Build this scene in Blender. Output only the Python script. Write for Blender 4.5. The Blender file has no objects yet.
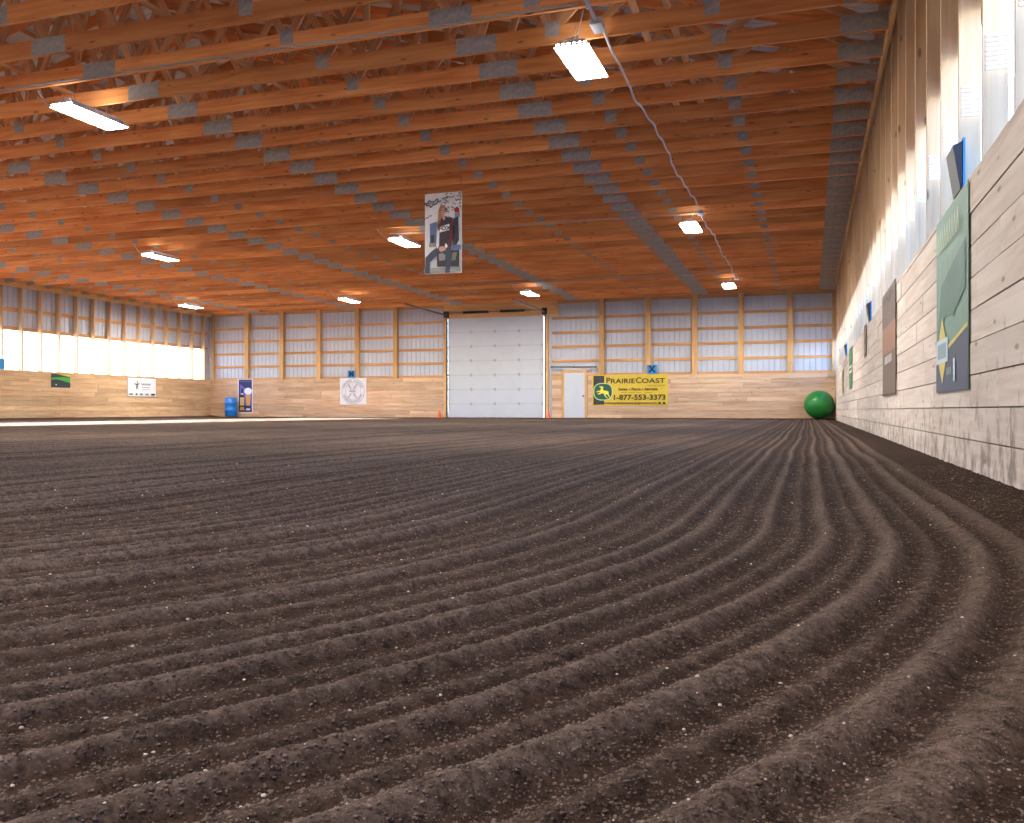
import bpy, math, random
import numpy as np
from mathutils import Vector, Matrix
random.seed(7); rng = np.random.default_rng(11)
S = bpy.context.scene; C = S.collection
R = math.radians

# ------------------------------------------------------------------ place
CAM_Z = 0.38
YAW = R(18.51)
F = 887.0
U0, U1 = -29.0, 1.01          # left / right wall face
VF, VR = 38.1, -4.0           # far / rear wall face
ZC = 5.23                     # underside of the bottom chords
ZK = 1.89                     # top of the kick boards
def FU(x):                    # photo column -> place along the far wall
    return VF * math.tan(math.atan((x - 512) / F) - YAW)
def FZ(x, y):
    return CAM_Z + (410 - y) * (VF * math.cos(YAW) - FU(x) * math.sin(YAW)) / F

# ------------------------------------------------------------------ helpers
def lin(c):
    c = c / 255.0
    return c / 12.92 if c <= .04045 else ((c + .055) / 1.055) ** 2.4
def rgb(r, g, b): return (lin(r), lin(g), lin(b), 1)

class MB:
    def __init__(s): s.v, s.f, s.m, s.t, s.sm = [], [], [], [], []
    def add(s, vs, fs, mi=0, tone=.5, smooth=False):
        o = len(s.v); s.v += [tuple(v) for v in vs]
        for f in fs:
            s.f.append([o + i for i in f]); s.m.append(mi); s.t.append(tone); s.sm.append(smooth)
        return s
    def box(s, a, b, mi=0, tone=.5):
        (x0, y0, z0), (x1, y1, z1) = a, b
        vs = [(x0,y0,z0),(x1,y0,z0),(x1,y1,z0),(x0,y1,z0),(x0,y0,z1),(x1,y0,z1),(x1,y1,z1),(x0,y1,z1)]
        return s.add(vs, [(0,3,2,1),(4,5,6,7),(0,1,5,4),(1,2,6,5),(2,3,7,6),(3,0,4,7)], mi, tone)
    def tube(s, pts, r, n=8, mi=0, cap=True):
        pts = [Vector(p) for p in pts]; vs = []; fs = []
        for i, p in enumerate(pts):
            d = (pts[min(i+1, len(pts)-1)] - pts[max(i-1, 0)]).normalized()
            a = d.cross(Vector((0,0,1)))
            if a.length < 1e-3: a = d.cross(Vector((1,0,0)))
            a.normalize(); b = d.cross(a)
            for k in range(n):
                t = 2*math.pi*k/n; vs.append(p + a*(r*math.cos(t)) + b*(r*math.sin(t)))
        for i in range(len(pts)-1):
            for k in range(n):
                k2 = (k+1) % n
                fs.append((i*n+k, i*n+k2, (i+1)*n+k2, (i+1)*n+k))
        if cap:
            fs.append(tuple(range(n))); fs.append(tuple(range((len(pts)-1)*n, len(pts)*n))[::-1])
        return s.add(vs, fs, mi, .5, True)
    def lathe(s, prof, n=24, mi=0, c=(0,0,0)):
        vs, fs = [], []
        for r, z in prof:
            for k in range(n):
                t = 2*math.pi*k/n; vs.append((c[0]+r*math.cos(t), c[1]+r*math.sin(t), c[2]+z))
        for i in range(len(prof)-1):
            for k in range(n):
                k2 = (k+1) % n; fs.append((i*n+k, i*n+k2, (i+1)*n+k2, (i+1)*n+k))
        return s.add(vs, fs, mi, .5, True)
    def build(s, name, mats, parent=None, loc=(0,0,0)):
        me = bpy.data.meshes.new(name); me.from_pydata(s.v, [], s.f)
        if not isinstance(mats, (list, tuple)): mats = [mats]
        for m in mats: me.materials.append(m)
        me.polygons.foreach_set('material_index', s.m)
        me.polygons.foreach_set('use_smooth', s.sm)
        at = me.attributes.new('tone', 'FLOAT', 'FACE'); at.data.foreach_set('value', s.t)
        me.update()
        o = bpy.data.objects.new(name, me); C.objects.link(o); o.location = loc
        if parent: o.parent = parent
        return o

def tag(o, label=None, cat=None, group=None, kind=None):
    if label: o['label'] = label
    if cat: o['category'] = cat
    if group: o['group'] = group
    if kind: o['kind'] = kind
    return o
def empty(name, loc=(0,0,0)):
    o = bpy.data.objects.new(name, None); C.objects.link(o); o.location = loc; return o
def copy_tree(o, parent=None):
    c = o.copy(); C.objects.link(c); c.parent = parent
    for ch in list(o.children): copy_tree(ch, c)
    return c

# ------------------------------------------------------------------ materials
def newmat(name):
    m = bpy.data.materials.new(name); m.use_nodes = True
    nt = m.node_tree; return m, nt, nt.nodes['Principled BSDF']
def L(nt, a, b): nt.links.new(a, b)
def node(nt, t, **kw):
    n = nt.nodes.new(t)
    for k, v in kw.items(): setattr(n, k, v)
    return n
def plain(name, col, rough=.6, metal=0, noise=.12, scale=6, bump=0):
    m, nt, b = newmat(name)
    b.inputs['Roughness'].default_value = rough; b.inputs['Metallic'].default_value = metal
    tc = node(nt, 'ShaderNodeTexCoord'); n = node(nt, 'ShaderNodeTexNoise')
    n.inputs['Scale'].default_value = scale; n.inputs['Detail'].default_value = 5
    L(nt, tc.outputs['Object'], n.inputs['Vector'])
    hs = node(nt, 'ShaderNodeHueSaturation'); hs.inputs['Color'].default_value = col
    mr = node(nt, 'ShaderNodeMapRange'); mr.inputs['From Min'].default_value = .3; mr.inputs['From Max'].default_value = .7
    mr.inputs['To Min'].default_value = 1-noise; mr.inputs['To Max'].default_value = 1+noise
    L(nt, n.outputs['Fac'], mr.inputs['Value']); L(nt, mr.outputs[0], hs.inputs['Value'])
    L(nt, hs.outputs[0], b.inputs['Base Color'])
    if bump:
        bp = node(nt, 'ShaderNodeBump'); bp.inputs['Strength'].default_value = bump; bp.inputs['Distance'].default_value = .01
        L(nt, n.outputs['Fac'], bp.inputs['Height']); L(nt, bp.outputs[0], b.inputs['Normal'])
    return m
def wood(name, light, dark, axis='X', per_object=.22, per_board=0., knots=.8, stain=None, stain_h=0., rough=.75):
    """sawn softwood: grain along one axis, scattered knots, tone per board"""
    m, nt, b = newmat(name); b.inputs['Roughness'].default_value = rough
    b.inputs['Specular IOR Level'].default_value = .25
    tc = node(nt, 'ShaderNodeTexCoord'); oi = node(nt, 'ShaderNodeObjectInfo')
    at = node(nt, 'ShaderNodeAttribute', attribute_name='tone')
    off = node(nt, 'ShaderNodeVectorMath', operation='ADD')
    mu = node(nt, 'ShaderNodeMath', operation='MULTIPLY'); mu.inputs[1].default_value = 73.
    ad = node(nt, 'ShaderNodeMath', operation='MULTIPLY_ADD'); ad.inputs[1].default_value = 31.
    L(nt, oi.outputs['Random'], mu.inputs[0]); L(nt, at.outputs['Fac'], ad.inputs[0]); L(nt, mu.outputs[0], ad.inputs[2])
    L(nt, tc.outputs['Object'], off.inputs[0]); L(nt, ad.outputs[0], off.inputs[1])
    ix = 'XYZ'.index(axis)
    def mapped(al, ac):
        mp = node(nt, 'ShaderNodeMapping'); sc = [ac]*3; sc[ix] = al
        mp.inputs['Scale'].default_value = sc; L(nt, off.outputs[0], mp.inputs['Vector']); return mp.outputs[0]
    n1 = node(nt, 'ShaderNodeTexNoise'); n1.inputs['Scale'].default_value = 1; n1.inputs['Detail'].default_value = 6
    n1.inputs['Distortion'].default_value = .6; L(nt, mapped(.9, 16), n1.inputs['Vector'])
    n2 = node(nt, 'ShaderNodeTexNoise'); n2.inputs['Scale'].default_value = 1; n2.inputs['Detail'].default_value = 3
    L(nt, mapped(.7, 2.), n2.inputs['Vector'])
    mx = node(nt, 'ShaderNodeMath', operation='MULTIPLY_ADD'); mx.inputs[1].default_value = .6
    h = node(nt, 'ShaderNodeMath', operation='MULTIPLY'); h.inputs[1].default_value = .4
    L(nt, n2.outputs['Fac'], h.inputs[0]); L(nt, n1.outputs['Fac'], mx.inputs[0]); L(nt, h.outputs[0], mx.inputs[2])
    cr = node(nt, 'ShaderNodeValToRGB'); cr.color_ramp.elements[0].position = .32; cr.color_ramp.elements[1].position = .62
    cr.color_ramp.elements[0].color = dark; cr.color_ramp.elements[1].color = light
    L(nt, mx.outputs[0], cr.inputs['Fac'])
    vo = node(nt, 'ShaderNodeTexVoronoi'); vo.inputs['Scale'].default_value = 1
    L(nt, mapped(2.2, 7.), vo.inputs['Vector'])
    kr = node(nt, 'ShaderNodeMapRange'); kr.inputs['From Min'].default_value = .07; kr.inputs['From Max'].default_value = .14
    kr.inputs['To Min'].default_value = knots; kr.inputs['To Max'].default_value = 0
    L(nt, vo.outputs['Distance'], kr.inputs['Value'])
    km = node(nt, 'ShaderNodeMix', data_type='RGBA'); L(nt, kr.outputs[0], km.inputs['Factor']); L(nt, cr.outputs[0], km.inputs['A'])
    km.inputs['B'].default_value = tuple(.35*c for c in dark[:3]) + (1,)
    hs = node(nt, 'ShaderNodeHueSaturation'); L(nt, km.outputs['Result'], hs.inputs['Color'])
    a = node(nt, 'ShaderNodeMath', operation='MULTIPLY_ADD'); a.inputs[1].default_value = 2*per_object; a.inputs[2].default_value = 1 - per_object - per_board
    c = node(nt, 'ShaderNodeMath', operation='MULTIPLY_ADD'); c.inputs[1].default_value = 2*per_board
    L(nt, oi.outputs['Random'], a.inputs[0]); L(nt, at.outputs['Fac'], c.inputs[0]); L(nt, a.outputs[0], c.inputs[2])
    L(nt, c.outputs[0], hs.inputs['Value'])
    out = hs.outputs[0]
    if stain:
        sx = node(nt, 'ShaderNodeSeparateXYZ'); L(nt, tc.outputs['Object'], sx.inputs[0])
        ns = node(nt, 'ShaderNodeTexNoise'); ns.inputs['Scale'].default_value = 1; ns.inputs['Detail'].default_value = 8; ns.inputs['Roughness'].default_value = .7
        mp = node(nt, 'ShaderNodeMapping'); mp.inputs['Scale'].default_value = (6, 6, 4.); L(nt, tc.outputs['Object'], mp.inputs[0]); L(nt, mp.outputs[0], ns.inputs['Vector'])
        mr = node(nt, 'ShaderNodeMapRange'); mr.inputs['From Min'].default_value = .0; mr.inputs['From Max'].default_value = stain_h
        mr.inputs['To Min'].default_value = .16; mr.inputs['To Max'].default_value = -.03
        L(nt, sx.outputs['Z'], mr.inputs['Value'])
        sm = node(nt, 'ShaderNodeMath', operation='ADD'); L(nt, ns.outputs['Fac'], sm.inputs[0]); L(nt, mr.outputs[0], sm.inputs[1])
        m2 = node(nt, 'ShaderNodeMapRange'); m2.inputs['From Min'].default_value = .60; m2.inputs['From Max'].default_value = .74; m2.inputs['To Max'].default_value = .75
        L(nt, sm.outputs[0], m2.inputs['Value'])
        x2 = node(nt, 'ShaderNodeMix', data_type='RGBA'); L(nt, m2.outputs[0], x2.inputs['Factor']); L(nt, out, x2.inputs['A']); x2.inputs['B'].default_value = stain
        out = x2.outputs['Result']
    L(nt, out, b.inputs['Base Color'])
    bp = node(nt, 'ShaderNodeBump'); bp.inputs['Strength'].default_value = .25; bp.inputs['Distance'].default_value = .004
    L(nt, n1.outputs['Fac'], bp.inputs['Height']); L(nt, bp.outputs[0], b.inputs['Normal'])
    return m
def emit(name, col, e):
    m, nt, b = newmat(name)
    b.inputs['Base Color'].default_value = col; b.inputs['Emission Color'].default_value = col; b.inputs['Emission Strength'].default_value = e
    return m

CW_L, CW_D = rgb(240, 166, 100), rgb(202, 114, 56)
M = {}
M['chord'] = wood('truss_timber', CW_L, CW_D, 'X', .25, 0, .7)
M['web'] = wood('web_timber', rgb(226, 176, 128), rgb(190, 130, 84), 'X', .2, 0, .5)
M['brace'] = wood('brace_timber', rgb(226, 172, 122), rgb(190, 130, 84), 'Y', .15, 0, .5)
M['plank_far'] = wood('kick_board_pine', rgb(214, 180, 146), rgb(180, 138, 104), 'X', 0, .18, .8)
M['plank_left'] = wood('kick_board_pine_side', rgb(216, 180, 138), rgb(184, 138, 98), 'Y', 0, .16, .8)
M['plank_right'] = wood('kick_board_worn', rgb(222, 208, 196), rgb(197, 178, 163), 'Y', 0, .07, .7, rgb(120, 102, 88), .8)
M['post'] = wood('post_timber', rgb(216, 170, 116), rgb(184, 134, 84), 'Z', .1, 0, .7)
M['stud'] = wood('stud_timber', rgb(220, 186, 146), rgb(194, 152, 110), 'Z', .08, 0, .8)
M['girt'] = wood('girt_timber', rgb(212, 160, 108), rgb(176, 122, 78), 'X', .1, 0, .6)
M['girt_side'] = wood('girt_timber_side', rgb(222, 166, 104), rgb(186, 128, 74), 'Y', .1, 0, .6)
M['plate'] = wood('top_plate_timber', rgb(222, 176, 118), rgb(190, 140, 88), 'Y', .05, 0, .6)
M['header'] = wood('header_timber', rgb(236, 184, 126), rgb(206, 148, 96), 'X', .05, .08, .6)
M['galv'] = plain('galvanised_plate', rgb(176, 172, 166), .45, .2, .2, 18)
M['cladding'] = plain('wall_sheet', rgb(188, 189, 197), .45, 0, .05, 2)
M['roof'] = plain('roof_sheet', rgb(222, 222, 224), .5, 0, .05, 2)
M['white'] = plain('white_paint', rgb(196, 197, 202), .45, 0, .03, 2)
M['steel'] = plain('dull_steel', rgb(120, 120, 122), .4, .6, .1, 20)
M['conduit'] = plain('grey_conduit', rgb(176, 176, 178), .5, .1, .06, 8)
M['cable'] = plain('white_cable', rgb(206, 198, 190), .6, 0, .06, 8)
M['dark'] = plain('dark_metal', rgb(46, 42, 40), .5, .3, .1, 8)
M['black'] = plain('black_ink', rgb(24, 24, 26), .6, 0, .1, 8)
M['fixture'] = plain('fixture_enamel', rgb(206, 208, 210), .35, .1, .03, 4)
M['added_glow'] = emit('added_slot_glow', (1, .97, .93, 1), 3)
M['tube'] = emit('lamp_tube', (1, .97, .93, 1), 60)
M['blue'] = plain('blue_plastic', rgb(28, 116, 196), .4, 0, .06, 3)
M['sign_blue'] = plain('sign_blue', rgb(38, 128, 190), .5, 0, .05, 3)
M['green_ball'] = plain('green_rubber', rgb(30, 120, 48), .38, 0, .08, 2, .05)
M['orange'] = plain('orange_plastic', rgb(238, 92, 48), .5, 0, .05, 3)
def flat(name, r, g, b, rough=.55): return plain(name, rgb(r, g, b), rough, 0, .05, 5)

# dirt
def dirt(name, a, b_, c_, bump=1., dry_shade=False):
    m, nt, b = newmat(name); b.inputs['Roughness'].default_value = .95; b.inputs['Specular IOR Level'].default_value = .12
    tc = node(nt, 'ShaderNodeTexCoord')
    def nz(sc, det, ro):
        n = node(nt, 'ShaderNodeTexNoise'); n.inputs['Scale'].default_value = sc; n.inputs['Detail'].default_value = det; n.inputs['Roughness'].default_value = ro
        L(nt, tc.outputs['Object'], n.inputs['Vector']); return n
    n1 = nz(150, 5, .75); n2 = nz(1.3, 4, .5); n4 = nz(38, 5, .7)
    n3 = node(nt, 'ShaderNodeTexVoronoi'); n3.inputs['Scale'].default_value = 120; L(nt, tc.outputs['Object'], n3.inputs['Vector'])
    av = node(nt, 'ShaderNodeMath', operation='MULTIPLY_ADD'); av.inputs[1].default_value = .5
    hv = node(nt, 'ShaderNodeMath', operation='MULTIPLY'); hv.inputs[1].default_value = .5
    L(nt, n4.outputs['Fac'], hv.inputs[0]); L(nt, n1.outputs['Fac'], av.inputs[0]); L(nt, hv.outputs[0], av.inputs[2])
    cr = node(nt, 'ShaderNodeValToRGB'); e = cr.color_ramp.elements
    e[0].position = .40; e[0].color = a; e[1].position = .60; e[1].color = b_
    L(nt, av.outputs[0], cr.inputs['Fac'])
    gt = node(nt, 'ShaderNodeMapRange'); gt.inputs['From Min'].default_value = .16; gt.inputs['From Max'].default_value = .08; gt.inputs['To Max'].default_value = .6
    L(nt, n3.outputs['Distance'], gt.inputs['Value'])
    mx = node(nt, 'ShaderNodeMix', data_type='RGBA'); L(nt, gt.outputs[0], mx.inputs['Factor']); L(nt, cr.outputs[0], mx.inputs['A']); mx.inputs['B'].default_value = c_
    src = mx.outputs['Result']
    if dry_shade:
        at = node(nt, 'ShaderNodeAttribute', attribute_name='dry_shade')
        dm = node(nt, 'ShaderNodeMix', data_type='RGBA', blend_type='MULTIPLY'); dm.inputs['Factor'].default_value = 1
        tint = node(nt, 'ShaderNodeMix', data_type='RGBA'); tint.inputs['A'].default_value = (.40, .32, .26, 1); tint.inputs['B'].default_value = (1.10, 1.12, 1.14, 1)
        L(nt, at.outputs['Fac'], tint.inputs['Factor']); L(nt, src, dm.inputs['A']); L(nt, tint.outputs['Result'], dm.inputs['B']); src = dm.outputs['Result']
    hs = node(nt, 'ShaderNodeHueSaturation'); L(nt, src, hs.inputs['Color'])
    mr = node(nt, 'ShaderNodeMapRange'); mr.inputs['From Min'].default_value = .3; mr.inputs['From Max'].default_value = .7; mr.inputs['To Min'].default_value = .84; mr.inputs['To Max'].default_value = 1.16
    L(nt, n2.outputs['Fac'], mr.inputs['Value']); L(nt, mr.outputs[0], hs.inputs['Value'])
    L(nt, hs.outputs[0], b.inputs['Base Color'])
    bp = node(nt, 'ShaderNodeBump'); bp.inputs['Strength'].default_value = bump; bp.inputs['Distance'].default_value = .008
    L(nt, av.outputs[0], bp.inputs['Height']); L(nt, bp.outputs[0], b.inputs['Normal'])
    return m
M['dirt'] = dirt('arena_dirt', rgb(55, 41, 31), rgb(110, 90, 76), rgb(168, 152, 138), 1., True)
M['clod'] = dirt('clod_dirt', rgb(72, 56, 45), rgb(132, 112, 98), rgb(168, 150, 136), .6)
M['grit'] = plain('pale_grit', rgb(196, 180, 160), .8, 0, .2, 30)

# ------------------------------------------------------------------ FLOOR
def vnoise(x, y, seed):
    xi = np.floor(x).astype(np.int64); yi = np.floor(y).astype(np.int64); xf = x - xi; yf = y - yi
    def h(a, b):
        n = (a * 374761393 + b * 668265263 + seed * 1274126177) & 0x7fffffff
        n = ((n ^ (n >> 13)) * 1274126177) & 0x7fffffff
        return ((n ^ (n >> 16)) & 0xffff) / 65535.0
    u = xf*xf*(3-2*xf); v = yf*yf*(3-2*yf)
    return (h(xi,yi)*(1-u)+h(xi+1,yi)*u)*(1-v) + (h(xi,yi+1)*(1-u)+h(xi+1,yi+1)*u)*v
def fbm(x, y, seed, o=4):
    s = 0; a = .5
    for k in range(o):
        s = s + a*vnoise(x*2**k, y*2**k, seed+k); a *= .5
    return s
ACX, ACY = -4.4, 3.1
RIDGES = [(4.985, .045, .022), (4.86, .034, .026), (4.745, .022, .010), (4.645, .034, .026), (4.555, .02, .010), (4.465, .028, .022), (4.375, .02, .009), (4.28, .026, .020), (4.19, .022, .008), (4.09, .03, .022)]
k = 4.0
rr = random.Random(3)
while k > -26:
    RIDGES.append((k + rr.uniform(-.015, .015), rr.uniform(.022, .034), rr.choice([.008, .012, .018, .022])))
    k -= rr.uniform(.085, .115)
def floor_z(u, v, full=False):
    wob = (fbm(u*.5, v*.35, 5, 3) - .45) * .10 + (fbm(u*1.2+9, v*.9, 15, 2)-.38)*.03
    near = np.hypot(u - ACX, v - ACY)
    arc = np.clip((u - ACX - .3)/.6, 0, 1)
    r = np.where((v < ACY) & (u > ACX + .3), near, u - ACX) + wob*np.clip((v-1.5)/3, .14, 1)
    z = np.zeros_like(u)
    grid = np.arange(-27, 6, .002); prof = np.zeros_like(grid)
    for c, w, a in RIDGES:
        sl = (grid > c-.3) & (grid < c+.3); d = grid[sl]-c
        prof[sl] += a*np.exp(-np.abs(np.where(d > 0, d/(w*.78), d/(w*1.15)))**2.2)
    z = np.interp(r, grid, prof)
    amp = .7 + .6*fbm(u*.8, v*.25, 40, 2)
    z = z*amp*1.08 - .016; crest = z.copy()
    flatr = np.clip((r - 5.03)/.1, 0, 1)
    z = z*(1-flatr)
    near_d = np.hypot(u, v)
    z = z + (fbm(u*14, v*14, 60, 3)-.44)*(.006+.010*flatr)
    fine = np.clip(1 - near_d/6, 0, 1)
    z = z + fine*((fbm(u*45, v*45, 80, 2)-.38)*.007 + (fbm(u*95, v*95, 85, 2)-.38)*.004)
    z = z + .05*np.clip((v - (VF-.8))/.8, 0, 1)**2 - .02*np.clip((u-(U1-.5))/.5, 0, 1) + .08*np.clip((U0+1.0-u)/1.0, 0, 1)**2
    return (z, crest) if full else z
def seg(a, b, s): return list(np.arange(a, b, s))
us = np.array(seg(U0-.05, -9, .035) + seg(-9, -3, .018) + seg(-3, -1.2, .010) + seg(-1.2, U1+.04, .0055) + [U1+.05])
vs = np.array(seg(VR, .2, .15) + seg(.2, 1.6, .005) + seg(1.6, 3.2, .008) + seg(3.2, 6, .016) + seg(6, 12, .05) + seg(12, VF+.05, .14) + [VF+.06])
UU, VV = np.meshgrid(us, vs)
ZZ, CR = floor_z(UU, VV, True)
nu, nv = len(us), len(vs)
co = np.stack([UU, VV, ZZ], -1).reshape(-1, 3).astype(np.float32)
ii = np.arange(nu*nv).reshape(nv, nu)
q = np.stack([ii[:-1,:-1], ii[:-1,1:], ii[1:,1:], ii[1:,:-1]], -1).reshape(-1, 4).astype(np.int32)
me = bpy.data.meshes.new('floor'); me.vertices.add(len(co)); me.vertices.foreach_set('co', co.ravel())
me.loops.add(q.size); me.loops.foreach_set('vertex_index', q.ravel())
me.polygons.add(len(q)); me.polygons.foreach_set('loop_start', np.arange(0, q.size, 4, dtype=np.int32))
me.polygons.foreach_set('use_smooth', np.ones(len(q), dtype=bool))
me.update(calc_edges=True); me.materials.append(M['dirt'])
dp = np.clip((CR + .0145)/.017, 0, 1) * (.75+.5*fbm(UU*3, VV*1.5, 90, 3))       # loose dry soil on the crests, damp soil plus painted shade in the furrows
da_ = me.attributes.new('dry_shade', 'FLOAT', 'POINT'); da_.data.foreach_set('value', dp.ravel().astype(np.float32))
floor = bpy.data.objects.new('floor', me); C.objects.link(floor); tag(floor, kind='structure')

# loose clods and pale grit lying on the harrowed dirt
ICO_V = []; g = (1+5**.5)/2
for a, b in ((1, g), (-1, g), (1, -g), (-1, -g)): ICO_V += [(0, a, b), (a, b, 0), (b, 0, a)]
ICO_V = np.array(ICO_V, float)/math.hypot(1, g)
def ico_faces():
    fs = []; el = 2/math.hypot(1, g)
    for i in range(12):
        for j in range(i+1, 12):
            for k_ in range(j+1, 12):
                if all(abs(np.linalg.norm(ICO_V[p]-ICO_V[q_])-el) < 1e-3 for p, q_ in ((i,j),(j,k_),(i,k_))):
                    n_ = np.cross(ICO_V[j]-ICO_V[i], ICO_V[k_]-ICO_V[i])
                    fs.append((i,j,k_) if n_ @ ICO_V[i] > 0 else (i,k_,j))
    return np.array(fs, np.int32)
ICO_F = ico_faces()
def scatter(name, n, dmax, lo, hi, mat, label, cat, power=2.2):
    d = .55 + (dmax-.55)*rng.random(n)**1.85
    th = YAW + np.radians(rng.uniform(-38, 36, n))
    u = -d*np.sin(th); v = d*np.cos(th)
    ok = (u < U1-.03) & (v > .2); u, v, d = u[ok], v[ok], d[ok]; n = len(u)
    s = (lo + (hi-lo)*rng.random(n)**power)*np.clip(.55+.14*d, .6, 1.6)
    z = floor_z(u, v)
    jit = 1 + .35*(rng.random((n, 12, 1))-.5)
    sq = np.stack([rng.uniform(.8, 1.3, n), rng.uniform(.8, 1.3, n), rng.uniform(.5, .9, n)], -1)
    V = ICO_V[None]*jit*sq[:, None]*s[:, None, None]
    a = rng.random(n)*6.28; ca, sa = np.cos(a)[:, None], np.sin(a)[:, None]
    X = V[..., 0]*ca - V[..., 1]*sa + u[:, None]; Y = V[..., 0]*sa + V[..., 1]*ca + v[:, None]; Z = V[..., 2] + z[:, None] + s[:, None]*.15
    P = np.stack([X, Y, Z], -1).reshape(-1, 3).astype(np.float32)
    Fc = (ICO_F[None] + (np.arange(n)*12)[:, None, None]).reshape(-1, 3).astype(np.int32)
    m_ = bpy.data.meshes.new(name); m_.vertices.add(len(P)); m_.vertices.foreach_set('co', P.ravel())
    m_.loops.add(Fc.size); m_.loops.foreach_set('vertex_index', Fc.ravel())
    m_.polygons.add(len(Fc)); m_.polygons.foreach_set('loop_start', np.arange(0, Fc.size, 3, dtype=np.int32))
    m_.polygons.foreach_set('use_smooth', np.ones(len(Fc), dtype=bool))
    m_.update(calc_edges=True); m_.materials.append(mat); m_.materials.append(M['grit'])
    m_.polygons.foreach_set('material_index', np.repeat((rng.random(n) < .010).astype(np.int32), 20))
    o = bpy.data.objects.new(name, m_); C.objects.link(o)
    return tag(o, label, cat, kind='stuff')
scatter('dirt_clods', 110000, 7., .0008, .0042, M['clod'], 'small brown dirt clods strewn over the harrowed furrows', 'dirt clods', 2.0)

# ------------------------------------------------------------------ WALLS
def planks(axis, a0, a1, face, thick, z0, z1, rows, lmin, lmax, skip=()):
    """horizontal boards; face = room side coordinate, thick signed away from the room"""
    mb = MB(); hh = (z1-z0)/rows
    for r_ in range(rows):
        p = a0 - random.uniform(0, lmax*.8)
        while p < a1:
            e = p + random.uniform(lmin, lmax)
            x0, x1 = max(p, a0), min(e, a1); p = e
            if x1 - x0 < .05: continue
            za, zb = z0+r_*hh+.004, z0+(r_+1)*hh-.004
            dd = random.uniform(0, .006)*(1 if thick > 0 else -1)
            parts = [(x0, x1)]
            for s0, s1, sz in skip:
                if za < sz - .02:
                    np_ = []
                    for q0, q1 in parts:
                        if s1 <= q0 or s0 >= q1: np_.append((q0, q1)); continue
                        if q0 < s0: np_.append((q0, s0))
                        if q1 > s1: np_.append((s1, q1))
                    parts = np_
            t = random.random()
            for q0, q1 in parts:
                f0, f1 = sorted((face+dd, face+thick))
                if axis == 'X': mb.box((q0+.0015, f0, za), (q1-.0015, f1, zb), 0, t)
                else: mb.box((f0, q0+.0015, za), (f1, q1-.0015, zb), 0, t)
    return mb
def sheet(axis, a0, a1, face, out, z0, z1, holes=(), pitch=.229, zt=None):
    """ribbed metal sheet; the ribs stand outward, dark grooves from inside; holes = (a0,a1,z0,z1)"""
    mb = MB(); rib = .035; depth = .022*out
    prof = []; p = a0
    while p < a1:
        prof += [(p, 0), (min(p+pitch-rib, a1), 0), (min(p+pitch-rib+.008, a1), depth), (min(p+pitch-.008, a1), depth)]; p += pitch
    prof.append((a1, 0))
    for (p0, d0), (p1, d1) in zip(prof, prof[1:]):
        if p1 - p0 < 1e-5: continue
        top0 = z1 if zt is None else zt(p0); top1 = z1 if zt is None else zt(p1)
        spans = [(z0, None)]; mid = (p0+p1)/2
        cuts = sorted([(h[2], h[3]) for h in holes if h[0] < mid < h[1]])
        segs = []; zz = z0
        for c0, c1 in cuts:
            if c0 > zz: segs.append((zz, c0))
            zz = c1
        segs.append((zz, None))
        for s0, s1 in segs:
            ta, tb = (top0, top1) if s1 is None else (s1, s1)
            if axis == 'X': vs_ = [(p0, face+d0, s0), (p1, face+d1, s0), (p1, face+d1, tb), (p0, face+d0, ta)]
            else: vs_ = [(face+d0, p0, s0), (face+d1, p1, s0), (face+d1, p1, tb), (face+d0, p0, ta)]
            mb.add(vs_, [(0, 1, 2, 3)])
    return mb
APEX_U = (U0+U1)/2; ZHEEL = ZC + .62; SLOPE = .25
def roof_z(u): return ZHEEL + SLOPE*((U1-APEX_U) - abs(u-APEX_U)) + .1

# --- right wall
wr = tag(empty('wall_right', (U1, 0, 0)), kind='structure')
def rel(o, p): o.location = Vector(o.location) - Vector(p.location); return o
def wpart(mb, name, mat, p): return rel(mb.build(name, mat, p), p)
wpart(planks('Y', VR, VF, U1, .04, -.03, ZK, 9, 2.6, 4.9), 'planking', M['plank_right'], wr)
wpart(MB().box((U1+.002, VR, ZK), (U1+.15, VF, ZK+.035)), 'sill', M['plank_right'], wr)
wpart(MB().box((U1-.035, VR, ZC+.02), (U1+.005, VF, ZC+.22)), 'top_plate', M['plate'], wr)
RO0, RO1 = 1.90, 3.28
v = 5.19 - .914*9
while v < VF-.1:
    wpart(MB().box((U1+.006, v, ZK+.036), (U1+.146, v+.04, ZC+.5)), 'stud', M['stud'], wr)
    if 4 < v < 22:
        rs = MB()  # white ribs added to stand in for striped light on the studs
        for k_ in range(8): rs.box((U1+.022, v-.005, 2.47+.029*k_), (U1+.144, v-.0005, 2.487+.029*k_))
        wpart(rs, 'added_stripe_ribs', M['white'], wr)
    v += .914
for z in (3.34, 4.3):
    wpart(MB().box((U1+.148, VR, z-.06), (U1+.19, VF, z+.06)), 'girt', M['girt_side'], wr)
wpart(sheet('Y', VR, VF+.2, U1+.2, 1, -.1, ZHEEL+.1, [(VR, VF, RO0+.05, RO1-.05)]), 'cladding', M['cladding'], wr)
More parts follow.
